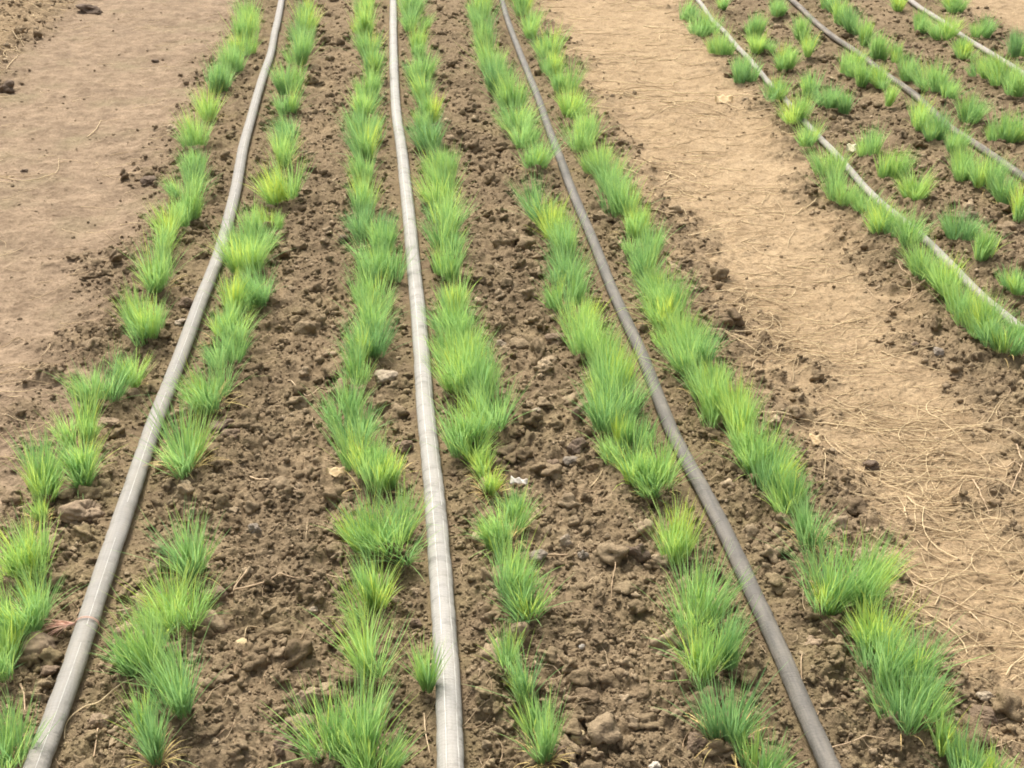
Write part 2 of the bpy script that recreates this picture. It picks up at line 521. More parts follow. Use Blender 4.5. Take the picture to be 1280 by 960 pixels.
# pinkish twine tied round the left hose
M_TWINE = straw_material('twine', (0.62, 0.34, 0.26), (0.70, 0.50, 0.38))
tx, ty = ground_at(108, 772, 0.03)
hz = HOSES['left']
i0 = int(np.argmin((hz['C'][:, 0] - tx) ** 2 + (hz['C'][:, 1] - ty) ** 2))
T, S, U = frames(hz['C'])
e = bpy.data.objects.new('twine_tie', None); COL.objects.link(e)
e.location = hz['C'][i0]
tag(e, 'frayed pinkish twine tied around the left grey hose', 'twine')
th = np.linspace(0, 2 * PI * 2, 60)
ring = S[i0] * (np.cos(th) * (hz['r'] + 0.0018))[:, None] + U[i0] * (np.sin(th) * (hz['r'] * 0.86 + 0.0018))[:, None] + T[i0] * np.linspace(-0.003, 0.003, 60)[:, None]
V, fq = tube(ring, 0.0006, 6)
new_obj('loop', V, fq, M_TWINE, e, attrs={'tint': np.full(len(V), 0.4)})
Vs, Fs, As, off = [], [], [], 0
side = -1.0 if S[i0][0] > 0 else 1.0
for q in range(26):
    L = random.uniform(0.03, 0.09); t = np.linspace(0, 1, 7)
    yaw = random.uniform(-0.55, 0.35)
    dirv = side * S[i0] * math.cos(yaw) + T[i0] * math.sin(yaw)
    P = side * S[i0] * (hz['r'] * 0.95) + dirv[None, :] * (t * L)[:, None]
    P[:, 2] += 0.004 - t * t * random.uniform(0.008, 0.022) + random.uniform(-0.002, 0.004)
    V, fq = tube(P, 0.0007, 4); Vs.append(V); Fs.append(fq + off); off += len(V); As.append(np.full(len(V), random.random()))
new_obj('frayed_end', np.vstack(Vs), np.vstack(Fs), M_TWINE, e, attrs={'tint': np.concatenate(As)})

# ------------------------------------------------------------------ the ground
fa = np.linspace(-0.56, 0.56, 1000)
co = 0.56 + np.cumsum(0.0016 * 1.26 ** np.arange(1, 36))
A = np.concatenate([-co[::-1], fa, co])
yf = np.exp(np.linspace(math.log(1.22), math.log(8.7), 1150))
yb = 1.22 - np.cumsum(0.004 * 1.3 ** np.arange(1, 33))[::-1]
yr = 8.7 + np.cumsum(0.016 * 1.28 ** np.arange(1, 36))
Y = np.concatenate([yb, yf, yr])
GX = A[None, :] * np.clip(Y, 1.22, None)[:, None]; GY = np.repeat(Y[:, None], len(A), 1)
gx, gy = GX.ravel(), GY.ravel()
gz = soil_h(gx, gy)
mr, ml, mf, mu = masks(gx, gy)
nc = len(A)
i = (np.arange(len(Y) - 1)[:, None] * nc + np.arange(nc - 1)[None, :]).ravel()
quads = np.stack([i, i + 1, i + nc + 1, i + nc], 1)
cm = quads[:, 0]
zone = np.where(mr[cm] > 0.5, 1, np.where(ml[cm] > 0.5, 2, np.where(mf[cm] > 0.5, 3, 0)))
olive_and_shade = hose_band(gx, gy)
tint = 0.5 + 0.30 * (fbm(gx * 40, gy * 40, 3, 44) - 0.5) - (0.22 * olive_and_shade ** 2.5 + 0.10 * sst(2.1, 3.4, gy)) * (1 - np.clip(mr + ml + mf, 0, 1))  # tint drops beside hoses: the shade around them is painted into the soil
dryv = np.clip(mr + mf * 0.75, 0, 1)
bits = sst(0.55, 0.8, fbm(gx * 7, gy * 7, 3, 45)) * (1 - np.clip(mr + ml + mf, 0, 1))
corner = sst(1.75, 2.0, -mu) * 0.65
dryv = np.clip(dryv + 0.30 * bits + corner, 0, 1)
for zid, nm in ((0, 'ground'), (1, 'dirt_path'), (2, 'dirt_path'), (3, 'dirt_path')):
    q = quads[zone == zid]
    if not len(q): continue
    used, inv = np.unique(q, return_inverse=True)
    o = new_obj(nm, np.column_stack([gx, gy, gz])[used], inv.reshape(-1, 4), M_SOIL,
                attrs={'dry': dryv[used], 'worn': ml[used], 'tint': tint[used], 'olive_and_shade': olive_and_shade[used]})
    tag(o, {0: 'dark brown crumbly soil of the planted beds', 1: 'wide pale sandy footpath strewn with straw',
            2: 'brown trodden path along the left edge', 3: 'bare pale path in the far right corner'}[zid], 'path' if zid else 'soil', kind='structure')

# ------------------------------------------------------------------ loose crumbs (uncountable)
def crumbs(N, rmin_px, seed):
    r_ = np.random.default_rng(seed)
    px = r_.uniform(-260, 1540, N); py = r_.uniform(-30, 1120, N)
    x, y = ground_at(px, py)
    rpx = rmin_px * r_.uniform(0.0, 1, N).clip(1e-5) ** -0.5
    R = rpx / px_per_m(py)
    a, b, c, u = masks(x, y); p = np.clip(a + b + c, 0, 1)
    patch = sst(0.25, 0.7, fbm(x * 3.1, y * 3.1, 3, 21))
    keep = (R < 0.026) & (r_.random(N) < np.where(p > 0.7, 0.10, 0.55 + 0.45 * patch) * (1 - 0.55 * p)) & ~((p > 0.45) & (R > 0.013)) & ~((p > 0.75) & (R > 0.007))
    x, y, R, p, rpx = x[keep], y[keep], R[keep], p[keep], rpx[keep]
    k2 = hose_dist(x, y) > R * 1.5 + 0.002
    return x[k2], y[k2], R[k2], p[k2], rpx[k2]


def crumb_mesh(x, y, R, sub, seed):
    r_ = np.random.default_rng(seed)
    VAR = [lumpy(sub, 100 + k, 0.42, 1.9, 0.10 if sub > 1 else 0) for k in range(14)]
    nv = len(VAR[0][0]); f = VAR[0][1]
    n = len(x)
    B = np.stack([v for v, _ in VAR])[r_.integers(0, 14, n)]
    B = B * (np.stack([r_.uniform(0.8, 1.35, n), r_.uniform(0.7, 1.1, n), r_.uniform(0.55, 0.95, n)], 1) * R[:, None])[:, None, :]
    th = r_.uniform(0, 2 * PI, n)[:, None]
    c, s = np.cos(th), np.sin(th)
    tilt = r_.uniform(-0.5, 0.5, n)[:, None]; ct, st = np.cos(tilt), np.sin(tilt)
    X, Yv, Z = B[..., 0], B[..., 1], B[..., 2]
    X, Z = X * ct + Z * st, -X * st + Z * ct
    V = np.stack([X * c - Yv * s + x[:, None], X * s + Yv * c + y[:, None], Z + (soil_h(x, y) + R * 0.28)[:, None]], -1).reshape(-1, 3)
    Fc = (f[None] + (np.arange(n) * nv)[:, None, None]).reshape(-1, 3)
    a, b, cc, u = masks(x, y)
    t = np.clip(r_.normal(0.5, 0.14, n), 0.12, 0.95) + 0.12 * (b > 0.7) + (r_.random(n) < 0.03) * 0.25
    attrs = {'dry': np.repeat(np.clip(a + cc * 0.75 + 0.6 * sst(1.75, 2.0, -u), 0, 1) * np.where(a > 0.7, r_.uniform(0.75, 1, n), r_.uniform(0.3, 1, n)), nv), 'worn': np.repeat(b, nv), 'olive_and_shade': np.repeat(hose_band(x, y), nv), 'tint': np.repeat(np.clip(t, 0, 1), nv)}
    return V, Fc, attrs


x, y, R, p, rpx = crumbs(105000, 1.2, 5)
small = rpx < 6
parts = [crumb_mesh(x[small], y[small], R[small], 1, 1), crumb_mesh(x[~small], y[~small], R[~small], 2, 2)]
V = np.vstack([q[0] for q in parts]); Fc = np.vstack([parts[0][1], parts[1][1] + len(parts[0][0])])
o = new_obj('soil_crumbs', V, Fc, M_SOIL, attrs={k: np.concatenate([q[2][k] for q in parts]) for k in ('dry', 'worn', 'tint', 'olive_and_shade')})
tag(o, 'loose crumbs of broken earth scattered over the beds', 'soil', kind='stuff')

# ------------------------------------------------------------------ straw and roots
def strand(x0, y0, ang, L, curl, r_, lift=0.0015, n=9, sag=0.5):
    t = np.linspace(0, 1, n)
    a = ang + curl * (t - 0.5) + 0.25 * np.sin(t * r_.uniform(3, 9) + r_.uniform(0, 6)) * r_.uniform(0.2, 1)
    dx = np.cumsum(np.cos(a)) * L / n; dy = np.cumsum(np.sin(a)) * L / n
    return x0 + dx - dx.mean(), y0 + dy - dy.mean()


def litter(name, spots, label, material, seed, nseg=4):
    """spots: (x, y, angle, length, curl, radius)"""
    r_ = np.random.default_rng(seed)
    XS, YS = [], []
    n = 9
    for (x0, y0, ang, L, curl, rad) in spots:
        a, b = strand(x0, y0, ang, L, curl, r_, n=n); XS.append(a); YS.append(b)
    XS = np.array(XS); YS = np.array(YS)
    hs = soil_h(XS.ravel(), YS.ravel()).reshape(XS.shape)
    lo = hs.copy()
    for k in range(3):                                    # stiff: bridges hollows
        sm = hs.copy(); sm[:, 1:-1] = (hs[:, :-2] + hs[:, 1:-1] + hs[:, 2:]) / 3; hs = np.maximum(sm, lo - 0.0005)
    Vs, Fs, As, off = [], [], [], 0
    for k, sp in enumerate(spots):
        rad = sp[5]
        C = np.column_stack([XS[k], YS[k], hs[k] + rad * 1.2 + abs(r_.normal(0, 0.0018)) + r_.uniform(0, 0.007) * np.linspace(0, 1, n) ** 2])
        V, fq = tube(C, rad * np.linspace(1, 0.55, n), nseg)
        Vs.append(V); Fs.append(fq + off); off += len(V); As.append(np.full(len(V), r_.random()))
    o = new_obj(name, np.vstack(Vs), np.vstack(Fs), material, attrs={'tint': np.concatenate(As)})
    tag(o, label, 'straw', kind='stuff')
    return o


def spread(N, seed, want, rect):
    r_ = np.random.default_rng(seed)
    px = r_.uniform(rect[0], rect[2], N); py = r_.uniform(rect[1], rect[3], N)
    x, y = ground_at(px, py); a, b, c, u = masks(x, y)
    m = {'right': a, 'left': b, 'corner': sst(1.75, 2.0, -u), 'bed': 1 - np.clip(a + b + c, 0, 1), 'far': c}[want]
    k = (r_.random(N) < m) & (hose_dist(x, y) > 0.004)
    dens = sst(0.3, 0.7, fbm(x * 2.0, y * 2.0, 3, 77))
    if want != 'bed': k &= r_.random(N) < 0.2 + 0.8 * dens
    return x[k], y[k], px[k], py[k], r_


x, y, px, py, r_ = spread(27000, 11, 'right', (640, -10, 1420, 1000))
sp = []
for q in range(len(x)):
    d = float(np.interp(py[q], [0, 250, 320, 590, 700, 960], [0.7, 0.75, 1.0, 0.9, 0.28, 0.2]))
    wk = float(np.interp(py[q], [0, 300, 500], [1.7, 1.15, 0.8]))
    if r_.random() > d: continue
    small = r_.random() < 0.62
    sp.append((x[q], y[q], r_.normal(0.05, 0.62) if r_.random() < 0.8 else r_.uniform(0, PI), r_.uniform(0.02, 0.07) if small else r_.uniform(0.07, 0.26),
               r_.normal(0, 0.85), wk * (r_.uniform(0.0004, 0.0009) if small else r_.uniform(0.0006, 0.0017))))
litter('straw_litter', sp, 'thin tan straws lying criss-cross on the sandy path', M_STRAW, 3)
x, y, px, py, r_ = spread(2600, 12, 'left', (-200, -10, 330, 900))
sp = [(x[q], y[q], r_.normal(0.05, 0.6), r_.uniform(0.02, 0.16), r_.normal(0, 1.0), r_.uniform(0.0005, 0.0013)) for q in range(len(x))]
litter('straw_litter', sp, 'sparse thin straws on the brown left path', M_STRAW, 4)
x, y, px, py, r_ = spread(2500, 14, 'corner', (-200, -10, 120, 130))
sp = [(x[q], y[q], r_.normal(-0.2, 0.7), r_.uniform(0.03, 0.2), r_.normal(0, 1.0), r_.uniform(0.0008, 0.0022)) for q in range(len(x))]
litter('straw_litter', sp, 'pale dry straw heaped in the far left corner', M_STRAW, 6)
x, y, px, py, r_ = spread(900, 13, 'bed', (-100, -10, 1400, 1050))
sp = [(x[q], y[q], r_.uniform(0, PI), r_.uniform(0.012, 0.075), r_.normal(0, 1.0), r_.uniform(0.0004, 0.0009)) for q in range(len(x))]
litter('root_litter', sp, 'short dry rootlets scattered over the dark bed soil', M_ROOT, 5)

# single straws, roots and twigs one can point at: traced, name, radius (m), arch (m), label
SINGLES = [
    ([(292, 733), (318, 731), (348, 725), (390, 724), (430, 729)], 'dry_root', .0016, .004, 'long pale root lying level on the bed beside the single-lined hose rows'),
    ([(313, 704), (308, 716), (298, 725), (291, 734)], 'dry_root', .0018, .012, 'bent pale root hooked upward above the long level root'),
    ([(27, 832), (25, 852), (30, 868), (31, 888)], 'dry_root', .0019, .003, 'knobbly tan root pointing down the slope near the single-lined hose'),
    ([(168, 852), (140, 862), (118, 878), (92, 893), (82, 906), (80, 922)], 'straw', .0014, .010, 'long arched tan straw beside the curly drooping seedlings'),
    ([(124, 905), (121, 925), (117, 946)], 'twig', .0014, .006, 'short straight twig below the long arched straw'),
    ([(319, 769), (308, 775), (304, 787)], 'straw', .0011, .006, 'small hooked straw right of the tall yellow-streaked tuft'),
    ([(359, 472), (372, 482), (383, 497), (402, 487), (424, 485)], 'dry_root', .0013, .004, 'pale root bent into a flat V on the soil'),
    ([(312, 591), (335, 601), (358, 610), (377, 617)], 'dry_root', .0015, .004, 'slanting pale root on open soil right of the lone upright tuft'),
    ([(292, 464), (318, 455), (343, 449)], 'dry_root', .0011, .004, 'thin root poking sideways from a tuft base by the single-lined hose'),
    ([(-4, 214), (30, 219), (62, 212), (71, 202), (72, 188)], 'straw', .0015, .006, 'long pale straw with upturned end on the brown left path'),
    ([(107, 161), (119, 152), (126, 137)], 'straw', .0017, .006, 'short curved pale straw alone on the brown left path'),
    ([(7, 81), (14, 74), (23, 64)], 'straw', .0019, .006, 'stubby straw standing by the dry heap in the far left corner'),
    ([(0, 40), (16, 44), (30, 52)], 'straw', .0026, .008, 'thick pale stalk on the dry heap in the far left corner'),
    ([(951, 514), (1000, 517), (1038, 514), (1090, 519), (1142, 521), (1190, 523), (1220, 521), (1284, 514)], 'straw', .0012, .003, 'longest brown straw stretching right across the sandy path'),
    ([(884, 357), (915, 355), (950, 358), (985, 361), (1018, 362)], 'straw', .0011, .003, 'long level straw at the narrow dry part of the sandy path'),
    ([(887, 404), (920, 414), (950, 424), (984, 437)], 'straw', .0012, .003, 'dark brown straw slanting down from the crumbly path edge'),
    ([(1135, 602), (1143, 613), (1155, 619), (1166, 624)], 'straw', .0017, .005, 'thick curved straw on pale sand low on the path'),
    ([(1216, 585), (1225, 600), (1230, 617), (1239, 630)], 'dry_root', .0016, .006, 'knobbly pale root standing among the root cluster on the path'),
    ([(1270, 548), (1276, 560), (1279, 573), (1272, 590), (1266, 604)], 'dry_root', .0016, .008, 'branching pale root at the right end of the root cluster'),
    ([(1245, 566), (1258, 574), (1270, 572), (1285, 580)], 'dry_root', .0014, .006, 'pale root lying crosswise above the root cluster'),
    ([(1031, 550), (1032, 570), (1031, 590), (1030, 612)], 'straw', .0011, .005, 'upright thin straw below the torn dry leaf on the path'),
    ([(1041, 394), (1066, 386), (1092, 383)], 'straw', .0013, .005, 'pale slanting straw in the middle of the sandy path'),
    ([(1112, 374), (1140, 366), (1168, 363)], 'twig', .0016, .006, 'grey twig ending at the seedlings beyond the path'),
    ([(1122, 322), (1134, 336), (1141, 352), (1136, 366)], 'dry_root', .0010, .008, 'thin drooping root under the seedlings by the half-hidden hose'),
    ([(1119, 707), (1145, 718), (1172, 731), (1195, 737), (1216, 744), (1248, 752), (1280, 762)], 'dry_root', .0019, .003, 'long brown root slanting over bare sand near the bottom of the path'),
    ([(1215, 744), (1224, 757), (1232, 763)], 'dry_root', .0013, .003, 'short forked side root under the long brown root'),
    ([(1142, 638), (1170, 645), (1195, 647), (1220, 640)], 'straw', .0015, .003, 'shallow curved straw across the lower sandy path'),
    ([(1002, 823), (1000, 840), (1003, 860)], 'twig', .0010, .015, 'thin upright twig beside the dark scuffed hose'),
    ([(1041, 927), (1070, 926), (1105, 922)], 'dry_root', .0012, .004, 'level root on crumbly soil below the widest green tuft'),
    ([(674, 703), (696, 697), (720, 694)], 'twig', .0020, .005, 'straight pale stick beside a dark round stone'),
    ([(766, 690), (769, 712), (765, 735), (764, 752)], 'twig', .0009, .012, 'tall thin dried stem on open soil between two hoses'),
    ([(1021, 241), (1007, 250), (991, 260)], 'straw', .0015, .004, 'pale slanting straw at the path edge beyond the narrow part'),
    ([(1018, 128), (1034, 137), (1052, 138), (1064, 128), (1061, 118)], 'straw', .0022, .012, 'pale curled straw looped through the low dark tuft'),
    ([(738, 606), (747, 597), (755, 587)], 'straw', .0010, .005, 'thin pale straw on soil left of the dense double row'),
    ([(283, 735), (297, 720), (312, 704)], 'straw', .0007, .005, 'hair-thin straw crossing the bent pale root'),
    ([(530, 890), (532, 915), (537, 935)], 'dry_root', .0010, .005, 'thin root by the left side of the two-lined hose'),
]
for pts, nm, rad, arch, lab in SINGLES:
    P = np.array(pts, float)
    x, y = ground_at(P[:, 0], P[:, 1], 0.004)
    C, s = resample(np.stack([x, y], 1), 0.004)
    hh = soil_h(C[:, 0], C[:, 1]); top = hh.copy()
    for k in range(20):
        t2 = hh.copy(); t2[1:-1] = (hh[:-2] + hh[1:-1] + hh[2:]) / 3; hh = np.maximum(t2, top)
    t = s / s[-1]
    z = hh + rad + arch * np.sin(PI * t) * 0.6 + 0.0015 * (fbm(s * 40, s * 0 + rad * 1e4, 2, 5) - 0.5)
    rr = rad * (1.1 - 0.5 * t) * (0.85 + 0.4 * fbm(s * 120, s * 0, 2, 9))
    C3 = np.column_stack([C, z])
    org = C3[0].copy()
    V, fq = tube(C3 - org, rr, 6)
    o = new_obj(nm, V, fq, M_ROOT if nm != 'straw' else M_STRAW, attrs={'tint': np.full(len(V), 0.45 + 0.55 * random.random() if nm != 'twig' else 0.35)})
    o.location = org
    tag(o, lab, {'dry_root': 'root', 'straw': 'straw', 'twig': 'twig'}[nm])

# ------------------------------------------------------------------ stones and clods
SM = {
    'tan': stone_material('clod_tan', (0.31, 0.23, 0.15), (0.22, 0.16, 0.105)),
    'brown': stone_material('clod_brown', (0.22, 0.158, 0.105), (0.155, 0.11, 0.075)),
    'dark': stone_material('clod_dark', (0.16, 0.115, 0.08), (0.11, 0.08, 0.058)),
    'pale': stone_material('stone_pale', (0.38, 0.31, 0.225), (0.27, 0.21, 0.15)),
    'grey': stone_material('stone_grey', (0.27, 0.225, 0.175), (0.19, 0.155, 0.12)),
    'white': stone_material('stone_white', (0.55, 0.50, 0.42), (0.42, 0.37, 0.30)),
    'orange': stone_material('stone_orange', (0.45, 0.21, 0.11), (0.33, 0.16, 0.085)),
    'yellow': stone_material('stone_yellow', (0.52, 0.42, 0.24), (0.42, 0.32, 0.18)),
}
STONES = [  # x, y (bottom), width px, height px, colour, name, label
    (98, 646, 62, 36, 'tan', 'soil_clod', 'large tan clod lying between the seedlings and the single-lined hose'),
    (35, 818, 62, 40, 'tan', 'soil_clod', 'large reddish tan clod under the frayed twine'),
    (57, 840, 28, 17, 'brown', 'soil_clod', 'brown clod below the large reddish clod'),
    (275, 538, 42, 24, 'dark', 'soil_clod', 'broad dark clod right of the lone upright tuft'),
    (288, 548, 26, 14, 'brown', 'soil_clod', 'small brown clod touching the broad dark clod'),
    (480, 478, 34, 19, 'pale', 'stone', 'pale rough stone against the left side of the two-lined hose'),
    (727, 566, 36, 28, 'dark', 'stone', 'dark blocky stone beside the dense seedlings left of the dark hose'),
    (714, 576, 24, 14, 'grey', 'stone', 'grey flat stone in front of the dark blocky stone'),
    (723, 530, 20, 22, 'brown', 'soil_clod', 'brown upright clod behind the dark blocky stone'),
    (671, 520, 17, 9, 'pale', 'stone', 'small pale flat stone on brown soil behind the white chip'),
    (626, 427, 16, 14, 'pale', 'stone', 'pale round stone right of the two-lined hose row'),
    (695, 424, 30, 16, 'brown', 'soil_clod', 'low brown clod at the edge of the row left of the dark hose'),
    (707, 680, 17, 22, 'pale', 'stone', 'pale upright stone on open soil between two hoses'),
    (673, 703, 22, 14, 'grey', 'stone', 'dark grey round stone next to the pale stick'),
    (729, 697, 15, 12, 'grey', 'stone', 'small grey stone right of the pale upright stone'),
    (798, 705, 34, 24, 'dark', 'soil_clod', 'dark clod beside the round tuft left of the dark hose'),
    (727, 808, 10, 7, 'white', 'pebble', 'tiny white pebble on brown soil right of the soil-plugged tuft'),
    (820, 952, 16, 11, 'white', 'stone', 'whitish angular stone at the very front edge'),
    (724, 927, 24, 15, 'yellow', 'stone', 'yellowish flat stone between the thin front sprigs and the dark hose row'),
    (868, 972, 24, 22, 'orange', 'stone', 'orange red stone at the front edge'),
    (357, 940, 34, 24, 'brown', 'soil_clod', 'big rounded brown clod at the front left of the cut-off tuft'),
    (382, 884, 40, 42, 'tan', 'soil_clod', 'tall tan clod leaning against the front row tuft'),
    (264, 750, 36, 30, 'brown', 'soil_clod', 'brown clod right of the yellow-streaked tuft'),
    (152, 766, 20, 18, 'tan', 'stone', 'tan rounded stone left of the yellow-streaked tuft'),
    (146, 797, 24, 20, 'tan', 'stone', 'tan square stone close to the single-lined hose'),
    (121, 902, 28, 16, 'tan', 'soil_clod', 'flat tan clod above the straight twig'),
    (317, 663, 18, 14, 'grey', 'stone', 'grey pebble-like stone on open soil above the long level root'),
    (391, 761, 13, 8, 'pale', 'pebble', 'pale oval pebble right of the long level root'),
    (385, 803, 11, 6, 'white', 'pebble', 'flat white pebble above the tall tan clod'),
    (300, 802, 19, 7, 'yellow', 'stone', 'flat tan chip beside the wispy straw tangle'),
    (223, 403, 17, 11, 'pale', 'stone', 'pale flat stone just left of the single-lined hose'),
    (231, 383, 20, 16, 'brown', 'soil_clod', 'brown clod behind the pale flat stone by the hose'),
    (130, 528, 32, 18, 'tan', 'soil_clod', 'tan mossy clod right of the fan-shaped left row tufts'),
    (165, 490, 18, 14, 'tan', 'stone', 'tan stone under the small sideways tuft'),
    (1176, 434, 18, 13, 'grey', 'stone', 'grey stone at the path edge under the seedlings beyond the path'),
    (1147, 425, 14, 10, 'dark', 'soil_clod', 'dark clod at the path edge left of the grey stone'),
    (1092, 569, 20, 13, 'dark', 'soil_clod', 'single dark lump lying in the middle of the sandy path'),
    (1004, 556, 18, 14, 'brown', 'soil_clod', 'brown lump left of the torn dry leaf'),
    (1083, 697, 32, 24, 'tan', 'soil_clod', 'tan clod at the sandy path edge above the double tuft'),
    (1238, 866, 27, 18, 'pale', 'stone', 'pale round stone on the sandy path near the bottom corner'),
    (1236, 892, 40, 24, 'brown', 'soil_clod', 'brown clod in front of the pale round path stone'),
    (1110, 898, 14, 18, 'tan', 'soil_clod', 'tan clod at the base of the widest green tuft'),
    (1018, 812, 28, 18, 'tan', 'soil_clod', 'tan rounded clod between the dark hose and the double tuft'),
    (185, 221, 26, 16, 'dark', 'soil_clod', 'dark clod at the edge of the brown left path'),
    (192, 66, 10, 5, 'dark', 'soil_clod', 'tiny dark clod on the middle of the brown left path'),
    (380, 190, 14, 13, 'pale', 'stone', 'pale round stone right of the row along the single-lined hose'),
    (5, 108, 26, 20, 'dark', 'stone', 'dark grey stone at the left edge by the dry heap'),
    (108, 10, 38, 14, 'dark', 'soil_clod', 'dark broad clod at the top of the left path'),
    (27, 205, 12, 8, 'dark', 'soil_clod', 'dark clod above the long upturned straw'),
    (1213, 270, 32, 20, 'brown', 'soil_clod', 'brown clod heap beyond the half-hidden thin hose'),
    (1135, 58, 16, 8, 'brown', 'soil_clod', 'brown clod between the brownish hose and the farthest hose'),
    (430, 299, 20, 14, 'dark', 'soil_clod', 'dark clod left of the row beside the two-lined hose'),
    (505, 562, 28, 18, 'brown', 'soil_clod', 'brown clod touching the left side of the two-lined hose'),
    (518, 785, 24, 20, 'brown', 'soil_clod', 'brown clod left of the two-lined hose near the sprig'),
    (700, 945, 30, 26, 'brown', 'soil_clod', 'brown clod right of the thin front sprigs'),
    (872, 930, 32, 20, 'brown', 'soil_clod', 'brown clod below the drooping pale tuft left of the dark hose'),
    (345, 232, 13, 8, 'tan', 'stone', 'small tan stone beside the single-lined hose row'),
    (692, 578, 18, 12, 'brown', 'soil_clod', 'brown clod right of the white chip'),
]


def lay_lump(px, py, wpx, hpx, colour, nm, lab, k, sub=4):
    s = px_per_m(py)
    x, y = ground_at(px, py, 0.008)
    wd = wpx / s
    el = math.atan2(CAM_H, y)
    ht = max(0.35 * wd, min(hpx / s / math.cos(el) * 0.75, 0.95 * wd))
    dp = wd * random.uniform(0.75, 0.95)
    v, f = lumpy(sub, 900 + k, 0.30, 1.3, 0.055)
    v = v / np.abs(v).max(0)
    v = v * np.array([wd / 2, dp / 2, ht * 0.62])
    y = float(y) + dp * 0.35
    o = new_obj(nm, v, f, SM[colour])
    o.location = (float(x), y, H(x, y) + ht * 0.22)
    o.rotation_euler = (0, 0, random.uniform(-0.4, 0.4))
    tag(o, lab, {'soil_clod': 'clod', 'stone': 'stone', 'pebble': 'pebble'}[nm])
    return o


for k, (px, py, wpx, hpx, colour, nm, lab) in enumerate(STONES):
    lay_lump(px, py, wpx, hpx, colour, nm, lab, k)

# dry leaves and the white chip: thin bent sheets
def sheet(name, px, py, wpx, hpx, outline, bend, m, lab, cat, thick=0.0012, yaw=0.0):
    s = px_per_m(py); x, y = ground_at(px, py, 0.01)
    W = wpx / s; D = W * hpx
    n = 18
    U, Vv = np.meshgrid(np.linspace(-1, 1, n), np.linspace(-1, 1, 7))
    r_ = np.random.default_rng(int(px))
    half = np.interp(U, np.linspace(-1, 1, len(outline)), outline)
    X = U * W / 2; Yy = Vv * half * D / 2 + 0.12 * D * np.sin(U * 4 + px)
    Z = bend * W * (U ** 2 + 0.5 * np.abs(Vv) ** 2 * half) + 0.05 * W * np.sin(U * 7 + Vv * 2) + 0.25 * D * Vv
    a = np.stack([X, Yy, Z], -1).reshape(-1, 3)
    nv = len(a)
    i = (np.arange(6)[:, None] * n + np.arange(n - 1)[None, :]).ravel()
    q = np.stack([i, i + 1, i + n + 1, i + n], 1)
    V = np.vstack([a, a - [0, 0, thick]]); 
    bnd = list(range(n)) + [k * n + n - 1 for k in range(1, 7)] + [6 * n + k for k in range(n - 2, -1, -1)] + [k * n for k in range(5, 0, -1)]
    bnd = np.array(bnd); nx = np.roll(bnd, -1)
    rim = np.stack([nx, bnd, bnd + nv, nx + nv], 1)
    o = new_obj(name, V, np.vstack([q, q[:, ::-1] + nv, rim]), m)
    o.location = (float(x), float(y), H(x, y) + 0.014); o.rotation_euler = (0, 0, yaw)
    tag(o, lab, cat)


M_LEAFDRY = stone_material('dry_leaf', (0.66, 0.50, 0.30), (0.54, 0.38, 0.2), 0.7)
M_LEAFPALE = stone_material('pale_leaf', (0.62, 0.57, 0.40), (0.50, 0.45, 0.29), 0.6)
M_CHIP = stone_material('white_chip', (0.68, 0.63, 0.56), (0.58, 0.52, 0.45), 0.6)
sheet('white_chip', 649, 594, 22, 0.40, [0.9, 0.75, 0.5, 0.62, 0.35, 0.55, 0.45, 0.2], 0.06, M_CHIP, 'bright white notched chip lying on dark soil between two hoses', 'chip', 0.002, -0.2)
sheet('dry_leaf', 1020, 543, 18, 0.9, [0.15, 0.7, 1, 0.8, 0.5, 0.1], 0.10, M_LEAFDRY, 'torn tan dry leaf at the left edge of the sandy path', 'leaf', 0.001, 0.5)
sheet('dry_leaf', 1064, 184, 14, 0.9, [0.1, 0.6, 0.9, 1, 0.6, 0.1], 0.16, M_LEAFPALE, 'pale cream leaf beside the half-hidden thin hose', 'leaf', 0.001, 0.2)
sheet('dry_leaf', 420, 596, 24, 0.5, [0.1, 0.6, 0.9, 0.9, 0.5, 0.1], 0.10, M_LEAFDRY, 'orange tan leaf scrap left of the big fan-shaped tuft', 'leaf', 0.001, 0.1)
sheet('dry_leaf', 905, 122, 22, 0.6, [0.2, 0.8, 1, 0.7, 0.1], 0.06, M_LEAFDRY, 'flat tan leaf scrap on the far sandy path', 'leaf', 0.001, 0.1)

